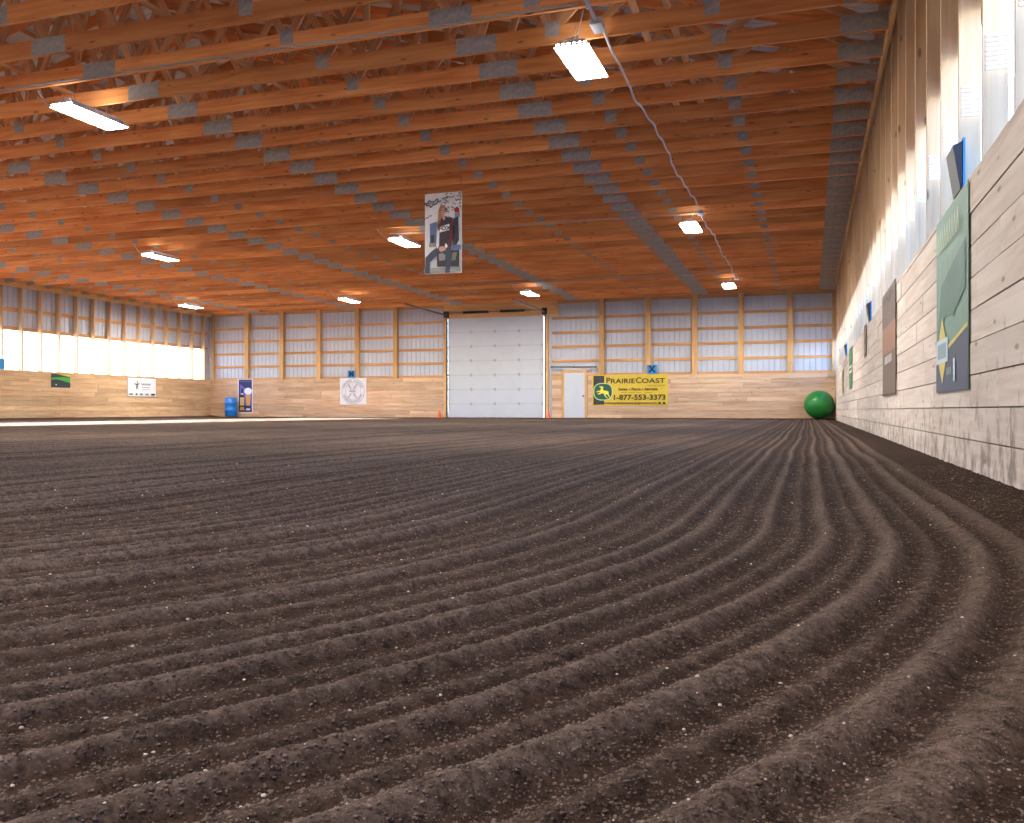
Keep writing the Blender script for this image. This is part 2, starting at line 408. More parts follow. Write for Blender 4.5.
# --- left wall
wl = tag(empty('wall_left', (U0, 0, 0)), kind='structure')
wpart(planks('Y', VR, VF, U0, -.04, -.03, ZK, 10, 3.0, 5.5), 'planking', M['plank_left'], wl)
wpart(MB().box((U0-.15, VR, ZK), (U0-.002, VF, ZK+.035)), 'sill', M['plate'], wl)
wpart(MB().box((U0-.005, VR, ZC-.12), (U0+.035, VF, ZC+.10)), 'top_plate', M['plate'], wl)
LO0, LO1 = 1.93, 3.47
v = VF - .45
LST = []
while v > VR:
    LST.append(v); wpart(MB().box((U0-.197, v-.032, ZK+.036), (U0-.006, v+.032, ZC+.5)), 'stud', M['stud'], wl); v -= .914
for z in (3.53, 4.27):
    wpart(MB().box((U0-.238, VR, z-.07), (U0-.199, VF, z+.07)), 'girt', M['girt_side'], wl)
wpart(sheet('Y', VR, VF+.2, U0-.24, -1, -.1, ZHEEL+.1, [(VR, VF-.45, LO0, LO1)]), 'cladding', M['cladding'], wl)
# --- far wall
DA, DB = FU(446.5), FU(545.5); DT = 4.60              # overhead door opening
MA, MB_ = FU(563.5), FU(585.5); MT = 2.06             # man door
wf = tag(empty('wall_far', (0, VF, 0)), kind='structure')
wpart(planks('X', U0, U1, VF, .04, -.03, ZK, 10, 2.8, 5.2, [(DA-.14, DB+.3, 9), (MA-.1, MB_+.1, 9)]), 'planking', M['plank_far'], wf)
posts = [246, 281, 318, 356.5, 395, 601.5, 648, 694.5, 741, 790.5]
for x in posts:
    u = FU(x); wpart(MB().box((u-.11, VF+.01, ZK), (u+.11, VF+.15, ZC+.6)), 'post', M['post'], wf)
for u in (U0+.1, U1-.06): wpart(MB().box((u-.06, VF+.01, ZK), (u+.05, VF+.15, ZC+.4)), 'post', M['post'], wf)
for z in (1.94, 2.56, 3.20, 3.83, 4.48):
    wpart(MB().box((U0, VF+.15, z-.06), (DA-.12, VF+.19, z+.06)), 'girt', M['girt'], wf)
    wpart(MB().box((DB+.25, VF+.15, z-.06), (U1, VF+.19, z+.06)), 'girt', M['girt'], wf)
wpart(MB().box((U0, VF+.15, ZC-.1), (U1, VF+.19, ZC+.1)), 'girt', M['girt'], wf)
for a, b in ((DA-.14, DA-.005), (DB+.005, DB+.13)):
    wpart(MB().box((a, VF-.02, 0), (b, VF+.16, DT+.02)), 'door_jamb', M['post'], wf)
hd = MB()
for i, (za, zb) in enumerate(((DT+.02, DT+.22), (DT+.225, DT+.43), (DT+.435, ZC+.12))):
    hd.box((DA-.14, VF-.012, za), (DB+.62-.03*i, VF+.14, zb), 0, random.random())
wpart(hd, 'door_header', M['header'], wf)
wpart(sheet('X', U0-.26, U1+.2, VF+.2, 1, -.1, 0, [(DA-.02, DB+.02, -.2, DT), (MA, MB_, -.2, MT)], zt=roof_z), 'cladding', M['cladding'], wf)
# --- rear wall, closing the hall behind the camera
wb = tag(empty('wall_rear', (0, VR, 0)), kind='structure')
wpart(sheet('X', U0-.26, U1+.2, VR-.2, -1, -.1, 0, [], zt=roof_z), 'cladding', M['cladding'], wb)
wpart(planks('X', U0, U1, VR, -.04, -.03, ZK, 10, 2.8, 5.2), 'planking', M['plank_far'], wb)

# --- sheets in the two long openings
mg, nt, b = newmat('clear_sheet')
for n_ in list(nt.nodes):
    if n_.type != 'OUTPUT_MATERIAL': nt.nodes.remove(n_)
out = [n_ for n_ in nt.nodes if n_.type == 'OUTPUT_MATERIAL'][0]
tr = node(nt, 'ShaderNodeBsdfTransparent'); tr.inputs[0].default_value = (.95, .97, .98, 1)
gl = node(nt, 'ShaderNodeBsdfGlossy'); gl.inputs['Roughness'].default_value = .15
mi_ = node(nt, 'ShaderNodeMixShader'); mi_.inputs[0].default_value = .05
L(nt, tr.outputs[0], mi_.inputs[1]); L(nt, gl.outputs[0], mi_.inputs[2]); L(nt, mi_.outputs[0], out.inputs[0])
M['clear'] = mg
M['dimming'] = mg.copy(); M['dimming'].name = 'dimming_sheet'
for n_ in M['dimming'].node_tree.nodes:
    if n_.type == 'BSDF_TRANSPARENT': n_.inputs[0].default_value = (.42, .435, .45, 1)  # darkened so less light comes through the left opening
w1 = MB().add([(U0-.24, VR, LO0), (U0-.24, VF-.45, LO0), (U0-.24, VF-.45, LO1), (U0-.24, VR, LO1)], [(0,1,2,3)]).build('window_1', M['dimming']); tag(w1, kind='structure')
mt_, nt, b = newmat('added_tint_sheet')  # blue-grey pane added to dim and cool light on the lower studs
for n_ in list(nt.nodes):
    if n_.type != 'OUTPUT_MATERIAL': nt.nodes.remove(n_)
out = [n_ for n_ in nt.nodes if n_.type == 'OUTPUT_MATERIAL'][0]
tr = node(nt, 'ShaderNodeBsdfTransparent'); tr.inputs[0].default_value = (.36, .46, .56, 1); L(nt, tr.outputs[0], out.inputs[0])
w2 = tag(empty('window_2', (U1+.2, 0, 0)), kind='structure')
wpart(MB().add([(U1+.2, VR, 2.46), (U1+.2, VF, 2.46), (U1+.2, VF, RO1-.05), (U1+.2, VR, RO1-.05)], [(0,1,2,3)]), 'clear_pane', mg, w2)
wpart(MB().add([(U1+.2, VR, RO0+.05), (U1+.2, VF, RO0+.05), (U1+.2, VF, 2.455), (U1+.2, VR, 2.455)], [(0,1,2,3)]), 'added_tint_pane', mt_, w2)

# --- overhead door
d1 = tag(empty('door_1', ((DA+DB)/2, VF, 0)), kind='structure')
pa, pb = DA+.05, DB-.10; ph = (DT+.03)/7
for i in range(7):
    z0, z1 = i*ph+.010, (i+1)*ph-.010
    mb = MB(); n_ = 1
    mb.box((pa, VF+.075, i*ph+.02), (pb, VF+.11, (i+1)*ph)); mb.box((pa, VF+.09, i*ph-.01), (pb, VF+.112, i*ph+.02)); mb.box((pa+.004, VF+.055, z0), (pb-.004, VF+.0755, z1))
    if i: mb.box((pa, VF+.050, i*ph-.012), (pb, VF+.058, i*ph+.012), 1)
    wpart(mb, 'door_panel', [M['white'], M['conduit']], d1)
for i in range(1, 7):
    for fx in (.012, .25, .5, .75, .988):
        x = pa + (pb-pa)*fx; z = i*ph
        wpart(MB().box((x-.045, VF+.044, z-.07), (x+.045, VF+.054, z-.012)).box((x-.045, VF+.044, z+.012), (x+.045, VF+.054, z+.07)).tube([(x-.06, VF+.038, z), (x+.06, VF+.038, z)], .014, 8), 'hinge', M['galv'], d1)
for x, s in ((DA+.02, 1), (DB-.02, -1)):
    tk = MB(); tk.box((x-.035, VF-.02, 0), (x-.02, VF+.04, DT-.1)); tk.box((x+.02, VF-.02, 0), (x+.035, VF+.04, DT-.1)); tk.box((x-.035, VF+.03, 0), (x+.035, VF+.045, DT-.1))
    pts = [(x, VF, DT-.12), (x, VF-.03, DT+.05), (x, VF-.12, DT+.14), (x, VF-.3, DT+.17), (x, VF-4.5, DT+.2)]
    tk.tube(pts, .04, 6); wpart(tk, 'track', M['steel'], d1)
    wpart(MB().box((x-.1, VF-.18, DT+.05), (x+.1, VF-.016, DT+.34)), 'bearing_plate', M['dark'], d1)
wpart(MB().tube([(DA, VF-.10, DT+.26), (DB, VF-.10, DT+.26)], .016, 8), 'shaft', M['steel'], d1)
for a, b in ((FU(464), FU(489)), (FU(501), FU(525))):
    sp = MB().tube([(a, VF-.10, DT+.26), (b, VF-.10, DT+.26)], .055, 10)
    wpart(sp, 'torsion_spring', M['dark'], d1)
# --- man door
d2 = tag(empty('door_2', ((MA+MB_)/2, VF, 0)), kind='structure')
wpart(MB().box((MA+.03, VF+.0, .03), (MB_-.03, VF+.045, MT-.03)).box((MA+.16, VF-.004, .2), (MB_-.16, VF+.001, MT-.2)), 'door_slab', M['white'], d2)
fr = MB().box((MA-.09, VF-.015, 0), (MA+.03, VF+.12, MT+.08)).box((MB_-.03, VF-.015, 0), (MB_+.09, VF+.12, MT+.08)).box((MA+.03, VF-.015, MT-.03), (MB_-.03, VF+.12, MT+.08))
wpart(fr, 'door_frame', M['post'], d2)
kb = MB().tube([(MB_-.1, VF-.003, 1.0), (MB_-.1, VF-.05, 1.0)], .014, 10).tube([(MB_-.1, VF-.045, 1.0), (MB_-.1, VF-.075, 1.0)], .032, 12).tube([(MB_-.1, VF-.003, 1.0), (MB_-.1, VF-.01, 1.0)], .04, 12)
wpart(kb, 'door_knob', M['steel'], d2)
rail = MB().tube([(FU(551), VF-.05, FZ(551, 367)), (FU(597), VF-.05, FZ(597, 367))], .035, 8)
for x in (552, 574, 596): rail.box((FU(x)-.03, VF-.06, FZ(x, 367)-.05), (FU(x)+.03, VF-.002, FZ(x, 367)+.05))
tag(rail.build('sliding_rail', M['steel']), 'grey horizontal rail over the narrow white door', 'rail')
tr_ = MB().box((FU(551), VF-.018, ZK+.012), (FU(561), VF-.002, ZK+.12)).box((FU(587), VF-.018, ZK+.012), (FU(597), VF-.002, ZK+.12))
tag(tr_.build('trim_1', M['girt']), kind='structure')

# ------------------------------------------------------------------ ROOF
ce = tag(empty('ceiling', (APEX_U, 0, 0)), kind='structure')
rf = MB()
for s in (-1, 1):
    e = APEX_U + s*(U1-APEX_U+.5)
    p = VR-.3
    while p < VF+.3:
        q_ = p+.23
        prof = [(p, 0), (p+.19, 0), (p+.2, .02), (p+.22, .02), (q_, 0)]
        for (a, da), (b2, db) in zip(prof, prof[1:]):
            rf.add([(APEX_U, a, roof_z(APEX_U)+da), (APEX_U, b2, roof_z(APEX_U)+db), (e, b2, roof_z(e)+db), (e, a, roof_z(e)+da)], [(0,1,2,3)])
        p = q_
wpart(rf, 'roof_sheet', M['roof'], ce)
ang = math.atan(SLOPE)
for s in (-1, 1):
    n_ = 24
    for i in range(n_):
        u = APEX_U + s*(.25 + (U1-APEX_U-.1)*i/(n_-1)*.985)
        wpart(MB().box((u-.02, VR, roof_z(u)-.115), (u+.02, VF, roof_z(u)-.03)), 'purlin', M['brace'], ce)

# trusses
HT = .235
SPL = [-26.2, -20.8, -15.35, -9.84, -4.30]
SMALL = [-27.6, -23.6, -18.9, -13.35, -6.68, -3.22, -1.15]
A, B = U0+.05, U1-.05
def member(name, p0, p1, w, th, mat, parent, mesh=None):
    """timber from p0 to p1 in the truss plane (u, z), grain along its own X"""
    d = (p1[0]-p0[0], p1[1]-p0[1]); ln = math.hypot(*d)
    o = MB().box((-ln/2, -th/2, -w/2), (ln/2, th/2, w/2)).build(name, mat, parent)
    o.location = ((p0[0]+p1[0])/2, 0, (p0[1]+p1[1])/2); o.rotation_euler = (0, -math.atan2(d[1], d[0]), 0)
    return o
def plate(u, z, w, h, parent, th=.045):
    mb = MB()
    for s in (-1, 1):
        y0, y1 = sorted((s*(th/2+.0005), s*(th/2+.004)))
        mb.box((-w/2, y0, -h/2), (w/2, y1, h/2))
    o = mb.build('gusset_plate', M['galv'], parent); o.location = (u, 0, z); return o
def make_truss():
    t = empty('roof_truss')
    ends = [A] + SPL + [B]
    for a, b in zip(ends, ends[1:]): member('bottom_chord', (a+.002, ZC+HT/2), (b-.002, ZC+HT/2), HT, .045, M['chord'], t)
    def tz(u): return roof_z(u) - .30
    for a, b in ((U0-.1, -22), (-22, APEX_U), (APEX_U, -6), (-6, U1+.1)):
        member('top_chord', (a, tz(a)), (b, tz(b)), .235, .045, M['chord'], t)
    bn = sorted(SPL + SMALL + [A+.35, B-.35])
    for i, (a, b) in enumerate(zip(bn, bn[1:])):
        m_ = (a+b)/2
        o1 = (a+.05, ZC+HT-.02); o2 = (b-.05, ZC+HT-.02); tp = (m_, tz(m_)-.10)
        member('web', o1, (tp[0]-.04, tp[1]), .11, .038, M['web'], t)
        member('web', o2, (tp[0]+.04, tp[1]), .11, .038, M['web'], t)
        if i % 4 == 1: member('web', (m_, ZC+HT-.01), (m_, tp[1]+.02), .089, .036, M['web'], t)
    for u in SPL: plate(u, ZC+HT/2+.002, .58, .232, t)
    for u in SMALL: plate(u, ZC+HT-.05, .20, .20, t)
    plate(B-.29, ZC+HT/2+.002, .57, .228, t); plate(A+.19, ZC+HT/2, .36, .215, t)
    return t
ORD = ['first','second','third','fourth','fifth','sixth','seventh','eighth','ninth','tenth','eleventh','twelfth','thirteenth','fourteenth','fifteenth','sixteenth','seventeenth','eighteenth','nineteenth']
TENS = {20: 'twent', 30: 'thirt'}
def ordinal(n):
    if n <= 19: return ORD[n-1]
    t, u = n//10*10, n % 10
    return TENS[t] + ('ieth' if u == 0 else 'y-' + ORD[u-1])
base = make_truss()
for i in range(35):
    kk = 30 - i
    t = base if i == 0 else copy_tree(base)
    t.location = (0, 10.40 + .914*kk, 0)
    tag(t, 'orange timber roof truss with grey steel joint plates, %s truss out from the far wall' % ordinal(i+1), 'roof truss', 'roof trusses across the arena')
# long brace boards lying across the chords
for i, (u, w) in enumerate(((-1.70, .09), (-2.10, .09), (-7.9, .09), (-11.3, .09), (-16.6, .09), (-22.0, .09))):
    o = MB().box((u-w/2, 6.2, ZC+HT+.002), (u+w/2, VF-.1, ZC+HT+.04)).build('brace_board', M['brace'])
    tag(o, ['pale brace board lying across the chords, nearest the right wall', 'pale brace board lying across the chords, second from the right wall', 'pale brace board across the chords between the cable and the hanging poster', 'pale brace board across the chords just left of the middle lamp row', 'pale brace board across the chords, second from the left windows', 'pale brace board across the chords, nearest the left windows'][i], 'brace board', 'brace boards over the chords')

# ------------------------------------------------------------------ LAMPS
def make_lamp():
    t = empty('high_bay_light')
    hb = MB()
    hw, hl, hz = .22, .58, .10
    # tray: open below, sloped sides and ends, ballast channel on top
    vs_ = [(-hw,-hl,0),(hw,-hl,0),(hw,hl,0),(-hw,hl,0),(-hw*.72,-hl*.9,hz),(hw*.72,-hl*.9,hz),(hw*.72,hl*.9,hz),(-hw*.72,hl*.9,hz)]
    hb.add(vs_, [(4,5,6,7),(0,1,5,4),(1,2,6,5),(2,3,7,6),(3,0,4,7)])
    hb.box((-.07, -hl*.85, hz), (.07, hl*.85, hz+.045))
    hb.build('housing', M['fixture'], t)
    tb = MB()
    for k_ in range(6):
        x = -hw*.8 + hw*1.6*k_/5
        tb.tube([(x, -hl+.02, .022), (x, hl-.02, .022)], .026, 8)
    tb.build('tubes', M['tube'], t)
    us_ = MB()
    for k_ in (-1, 1):
        for j in range(4): us_.box((k_*.115-.025, -.48+.25*j, hz+.001), (k_*.115+.025, -.28+.25*j, hz+.004))
    us_.build('added_glow_slots', M['added_glow'], t)  # glowing strips added to give the upward fill a source
    for y in (-hl*.6, hl*.6):
        MB().tube([(-.06, y, hz+.045), (0, y, hz+.2), (.06, y, hz+.045)], .004, 5).tube([(0, y, hz+.2), (0, y, ZC-4.88+.02)], .004, 5).build('hanger', M['steel'], t)
    pts = []
    for k_ in range(13):
        f = k_/12; pts.append((.0+.17*f, -.5-.14*f, hz+.03 + .26*f - .12*math.sin(f*math.pi)))
    MB().tube(pts, .008, 6).build('power_cord', M['cable'], t)
    global long_cord
    pts = []
    for k_ in range(17):
        f = k_/16; pts.append((-.02-.62*f, -.5+.12*f, hz+.03 + .24*f - .17*math.sin(f*math.pi)))
    lc = MB().tube(pts, .011, 6).build('power_cord', M['cable'], t); long_cord = lc.data; bpy.data.objects.remove(lc)
    return t
lamp = make_lamp()
LAMPS = [(-2.79, 11.2, 'glowing white high-bay light beside the cable, the largest and nearest one'),
 (-10.5, 10.9, 'glowing high-bay light hanging at the upper left of the photo'),
 (-2.77, 22.27, 'glowing high-bay light under the white cable, second along it'),
 (-2.76, 33.2, 'glowing high-bay light where the white cable ends by the far wall'),
 (-10.36, 21.8, 'glowing high-bay light hanging just left of the hanging poster'),
 (-10.3, 33.0, 'glowing high-bay light hanging in front of the overhead door'),
 (-18.2, 21.6, 'glowing high-bay light over the left half, between the nearest left lamp and the left windows'),
 (-18.0, 32.6, 'glowing high-bay light near the far wall over the round white banner'),
 (-25.6, 32.3, 'glowing high-bay light in the far left corner over the windows')]
first = True
for (u, v, lb) in LAMPS:
    o = lamp if first else copy_tree(lamp); first = False
    if u < -5:
        for ch in o.children:
            if ch.name.startswith('power_cord'): ch.data = long_cord
    o.location = (u, v, 4.88); tag(o, lb, 'ceiling light', 'high-bay lights under the trusses')
LP_E = 330
for (u, v) in [(a, b) for a, b, _ in LAMPS] + [(-18.2, 11), (-25.7, 11), (-25.6, 21.8), (-2.8, 0), (-10.4, 0), (-18.2, 0), (-25.6, 0)]:
    ld = bpy.data.lights.new('lamp_glow', 'AREA'); ld.shape = 'RECTANGLE'; ld.size = .4; ld.size_y = 1.1; ld.energy = LP_E; ld.color = (1, .98, .95)
    lo = bpy.data.objects.new('lamp_glow', ld); C.objects.link(lo); lo.location = (u, v, 4.87)
    lu = bpy.data.lights.new('added_uplight', 'AREA'); lu.shape = 'RECTANGLE'; lu.size = .3; lu.size_y = 1.0; lu.energy = LP_E*.015; lu.color = (1, .98, .95)  # upward fill light added to brighten the ceiling
    lo = bpy.data.objects.new('added_uplight', lu); C.objects.link(lo); lo.location = (u, v, 5.03); lo.rotation_euler = (math.pi, 0, 0)

# conduits and cables
def cable(name, pts, r, mat, label, cat, n=6):
    return tag(MB().tube(pts, r, n).build(name, mat), label, cat)
zc = ZC-.02
cm = MB().tube([(-2.50, 6.29, ZC-.0225), (-2.50, 10.705, ZC-.0225)], .022, 8)
for v in (6.744, 7.658, 8.572, 9.486, 10.40): cm.box((-2.515, v-.0265, ZC-.03), (-2.485, v-.0228, ZC+.09))
tag(cm.build('conduit', M['conduit']), 'straight grey conduit running along the ceiling to the junction box at the nearest lamp', 'conduit')
for va_, vb_, lb in ((11.0, 21.78, 'wavy white cable sagging along the ceiling from the nearest junction box to the second lamp'), (22.12, 33.2, 'wavy white cable sagging along the ceiling from the second lamp to the far wall lamp')):
    pts = []; v = va_
    while v < vb_:
        f = (v-10.40)/.914 % 1
        pts.append((-2.51 + .03*math.sin(v*1.3) + .012*math.sin(v*3.1), v, zc - .05*math.sin(math.pi*f)**2*(1 if v > 13 else .3))); v += .08
    cable('power_cable', pts, .018, M['cable'], lb, 'cable')
jb0 = None
for i, (u, v, lb) in enumerate(((-2.50, 10.84, 'grey junction box above the nearest light'), (-2.50, 21.95, 'grey junction box above the second light along the cable'), (-2.50, 33.3, 'small grey junction box at the far end of the cable'))):
    if jb0 is None:
        jb = jb0 = tag(empty('junction_box'), None); MB().box((-.07, -.14, -.05), (.07, .14, .028)).build('box_body', M['galv'], jb); MB().box((-.075, -.145, -.058), (.075, .145, -.0505)).build('cover', M['conduit'], jb)
    else: jb = copy_tree(jb0)
    jb.location = (u, v, ZC-.03); tag(jb, lb, 'junction box', 'junction boxes along the cable')
for v, a, lb in ((10.362, -13.5, 'thin grey conduit crossing the ceiling at the nearest row of lamps'), (22.245, -11.0, 'thin grey conduit crossing the ceiling behind the hanging poster'), (32.298, -12.5, 'thin grey conduit crossing the ceiling near the far wall')):
    cable('conduit', [(a, v, ZC+.03), (-2.64, v, ZC+.03)], .014, M['conduit'], lb, 'conduit')

# ------------------------------------------------------------------ SIGNS
def text_polys(txt, size, font_align='CENTER', bold=0.0, sx=1.0):
    cu = bpy.data.curves.new('t', 'FONT'); cu.body = txt; cu.size = size; cu.align_x = font_align; cu.align_y = 'CENTER'; cu.fill_mode = 'FRONT'; cu.offset = bold
    cu.resolution_u = 3
    o = bpy.data.objects.new('t', cu); C.objects.link(o)
    dg = bpy.context.evaluated_depsgraph_get(); dg.update()
    m_ = bpy.data.meshes.new_from_object(o.evaluated_get(dg))
    vs_ = [(v_.co.x*sx, v_.co.y) for v_ in m_.vertices]; fs = [tuple(p.vertices) for p in m_.polygons]
    bpy.data.objects.remove(o); bpy.data.meshes.remove(m_); bpy.data.curves.remove(cu)
    return vs_, fs
def fit_text(s, txt, x0, x1, cy, size, mi, bold=0.):
    s.layer += 1; vs_, fs = text_polys(txt, size, 'LEFT', bold)
    a = min(p[0] for p in vs_); b = max(p[0] for p in vs_); k_ = (x1-x0)/(b-a)
    s.pr.add([(x0+(x-a)*k_, s._y(), cy+y) for x, y in vs_], fs, mi); return s
class Sign:
    """flat printed panel; local x to the right, y up, seen from +normal; origin at its lower left"""
    def __init__(s, name, w, h, mats, th=.006):
        s.name, s.w, s.h, s.mats, s.th = name, w, h, mats, th
        s.mb = MB().box((0, -th, 0), (w, 0, h), 0); s.pr = MB(); s.layer = 1
    def _y(s): return s.layer*.0012
    def poly(s, pts, mi, up=True):
        if up: s.layer += 1
        # wind the outline so it faces the room
        a = sum(p[0]*q_[1]-q_[0]*p[1] for p, q_ in zip(pts, pts[1:]+pts[:1]))
        if a < 0: pts = pts[::-1]
        s.pr.add([(x, s._y(), y) for x, y in pts], [tuple(range(len(pts)))[::-1]], mi); return s
    def rect(s, x0, y0, x1, y1, mi): return s.poly([(x0,y0),(x1,y0),(x1,y1),(x0,y1)], mi)
    def disc(s, cx, cy, rx, ry, mi, n=32): return s.poly([(cx+rx*math.cos(6.28318*k_/n), cy+ry*math.sin(6.28318*k_/n)) for k_ in range(n)], mi)
    def ring(s, cx, cy, r0, r1, mi, a0=0, a1=6.28319, n=48):
        s.layer += 1; vs_ = []; fs = []
        for k_ in range(n+1):
            a = a0+(a1-a0)*k_/n
            vs_ += [(cx+r0*math.cos(a), s._y(), cy+r0*math.sin(a)), (cx+r1*math.cos(a), s._y(), cy+r1*math.sin(a))]
        for k_ in range(n): fs.append((2*k_, 2*k_+2, 2*k_+3, 2*k_+1))
        s.pr.add(vs_, fs, mi); return s
    def text(s, txt, cx, cy, size, mi, bold=0., sx=1., rot=0., al='CENTER'):
        s.layer += 1; vs_, fs = text_polys(txt, size, al, bold, sx); c_, n_ = math.cos(rot), math.sin(rot)
        s.pr.add([(cx + x*c_-y*n_, s._y(), cy + x*n_+y*c_) for x, y in vs_], fs, mi); return s
    def stroke(s, pts, w, mi):
        for (x0, y0), (x1, y1) in zip(pts, pts[1:]):
            d = math.hypot(x1-x0, y1-y0) or 1; nx, ny = -(y1-y0)/d*w/2, (x1-x0)/d*w/2
            s.poly([(x0+nx,y0+ny),(x1+nx,y1+ny),(x1-nx,y1-ny),(x0-nx,y0-ny)], mi, False)
        s.layer += 1; return s
    def place(s, loc, facing, label, cat, group=None):
        """facing: 'far' (on the far wall, towards the camera), 'left' wall, 'right' wall"""
        e = empty(s.name, loc)
        p = s.mb.build('panel', s.mats, e); q_ = s.pr.build('print', s.mats, e) if s.pr.v else None
        # local: x right, front at +y ; rotate so the front faces the room
        if facing == 'far': Rm = Matrix(((1,0,0),(0,-1,0),(0,0,1)))
        elif facing == 'left': Rm = Matrix(((0,1,0),(1,0,0),(0,0,1)))
        elif facing == 'right': Rm = Matrix(((0,-1,0),(-1,0,0),(0,0,1)))
        for o in (p, q_):
            if o is None: continue
            for v_ in o.data.vertices: v_.co = Rm @ v_.co
            o.data.flip_normals(); o.data.update()
        tag(e, label, cat, group); s.e = e; return e

# yellow dealer banner
x0, x1, yt, ybm = 592, 668, 374.5, 405.5
w = FU(x1)-FU(x0); zb = FZ(630, ybm); h = FZ(630, yt)-zb
Y = [flat('banner_yellow', 212, 178, 50), flat('banner_black', 40, 40, 38), flat('banner_green', 24, 84, 62), flat('banner_deer', 238, 214, 70), M['black'], flat('banner_pale', 196, 208, 150), flat('banner_ochre', 168, 132, 40), flat('banner_grey', 92, 92, 90)]
s = Sign('dealer_banner', w, h, Y)
s.rect(.02*w, .03*h, .165*w, .97*h, 1)
for k_ in range(4): s.stroke([(.03*w+.03*k_*w, .04*h), (.06*w+.028*k_*w, .95*h)], .012, 7)
def rnd_sq(cx, cy, rx, ry, n=40, p=2.7):
    out_ = []
    for k_ in range(n):
        t = 6.28318*k_/n; c_, s_ = math.cos(t), math.sin(t)
        out_.append((cx+rx*math.copysign(abs(c_)**(2/p), c_), cy+ry*math.copysign(abs(s_)**(2/p), s_)))
    return out_
cx, cy = .15*w, .45*h; rx, ry = .128*w, .285*h
s.poly(rnd_sq(cx, cy, rx, ry), 5); s.poly(rnd_sq(cx, cy, rx*.92, ry*.9), 2)
deer = [(-.72,.05),(-.5,.12),(-.28,.16),(-.22,.42),(-.42,.62),(-.40,.70),(-.2,.58),(-.18,.78),(-.10,.56),(.02,.62),(.06,.5),(.0,.42),(-.04,.28),(.1,.14),(.4,.10),(.6,.0),(.62,-.3),(.78,-.66),(.7,-.72),(.48,-.36),(.3,-.26),(.3,-.5),(.55,-.78),(.45,-.8),(.15,-.5),(.1,-.22),(-.2,-.2),(-.35,-.34),(-.6,-.28),(-.62,-.2),(-.4,-.2),(-.34,-.05),(-.7,-.04)]
s.poly([(cx+x*rx*.95, cy+y*ry*.95) for x, y in deer], 3)
for t_, a, b2, cy_, sz in (('P', .195, .250, .80, .27), ('RAIRIE', .257, .575, .785, .215), ('C', .585, .655, .80, .27), ('OAST', .662, .965, .785, .215)):
    fit_text(s, t_, a*w, b2*w, cy_*h, sz*h, 4, .004)
fit_text(s, 'equipment', .74*w, .965*w, .645*h, .10*h, 6)
for t_, a, b2 in (('Sales', .355, .475), ('Parts', .53, .65), ('Service', .70, .865)): fit_text(s, t_, a*w, b2*w, .525*h, .115*h, 4, .004)
for a in (.505, .675): s.disc(a*w, .525*h, .008*w, .02*h, 4, 10)
for a, b2 in ((.39, .47), (.49, .57), (.59, .66), (.70, .80)): s.rect(a*w, .41*h, b2*w, .43*h, 6)
fit_text(s, '1-877-553-3373', .295*w, .97*w, .255*h, .235*h, 4, .007)
fit_text(s, 'www.prairiecoastequipment.com', .17*w, .855*w, .085*h, .10*h, 4, .003)
s.rect(.875*w, .04*h, .91*w, .11*h, 1); s.rect(.935*w, .04*h, .97*w, .11*h, 1)
s.place((FU(x0), VF-.012, zb), 'far', 'yellow and black tractor dealer banner on the far wall by the white door', 'banner')

# round stamp banner
x0, x1 = 340, 366.5; w = FU(x1)-FU(x0); zb = FZ(353, 404.5); h = FZ(353, 378)-zb
s = Sign('round_emblem_banner', w, h, [flat('vinyl_white', 214, 210, 212), flat('ink_grey', 150, 148, 160), flat('ink_dark', 108, 106, 122)])
cx, cy, r_ = w*.5, h*.5, w*.43
s.ring(cx, cy, r_*.97, r_, 2).ring(cx, cy, r_*.68, r_*.70, 2)
for k_ in range(30):
    a = R(20+140*k_/29); 
    if k_ not in (14, 15): s.stroke([(cx+r_*.76*math.cos(a), cy+r_*.76*math.sin(a)), (cx+r_*.90*math.cos(a+.02), cy+r_*.90*math.sin(a+.02))], .018, 2)
    a = R(200+140*k_/29); s.stroke([(cx+r_*.76*math.cos(a), cy+r_*.76*math.sin(a)), (cx+r_*.90*math.cos(a-.02), cy+r_*.90*math.sin(a-.02))], .018, 2)
for a in (55, 125, 235, 305):
    a = R(a); s.stroke([(cx+r_*.2*math.cos(a), cy+r_*.2*math.sin(a)), (cx+r_*.66*math.cos(a), cy+r_*.66*math.sin(a))], .05, 1)
s.rect(cx-r_*.25, cy-.03, cx+r_*.25, cy+.04, 1)
s.place((FU(x0), VF-.012, zb), 'far', 'white square banner with a grey round stamp design on the far wall', 'banner')

# bottle and glass banner in the far left
x0, x1 = 238, 253; w = FU(x1)-FU(x0); zb = FZ(245, 413); h = FZ(245, 379)-zb
B_ = [flat('banner_border', 226, 214, 220), flat('night_blue', 34, 40, 84), flat('violet_glow', 104, 96, 170), flat('amber', 206, 150, 70), flat('foam', 226, 226, 244), flat('label_gold', 214, 178, 116), flat('bottle_dark', 44, 30, 30)]
s = Sign('bottle_banner', w, h, B_)
s.rect(.06*w, .03*h, .94*w, .985*h, 1); s.poly([(.55*w,.2*h),(.92*w,.12*h),(.92*w,.62*h),(.62*w,.7*h),(.14*w,.85*h),(.14*w,.55*h)], 2)
s.poly([(.13*w,.10*h),(.45*w,.10*h),(.45*w,.44*h),(.36*w,.56*h),(.35*w,.72*h),(.23*w,.72*h),(.22*w,.56*h),(.13*w,.44*h)], 6)
s.rect(.15*w, .22*h, .43*w, .46*h, 5); s.rect(.23*w, .54*h, .35*w, .58*h, 4); s.poly([(.12*w,.08*h),(.46*w,.08*h),(.40*w,.18*h),(.18*w,.18*h)], 3)
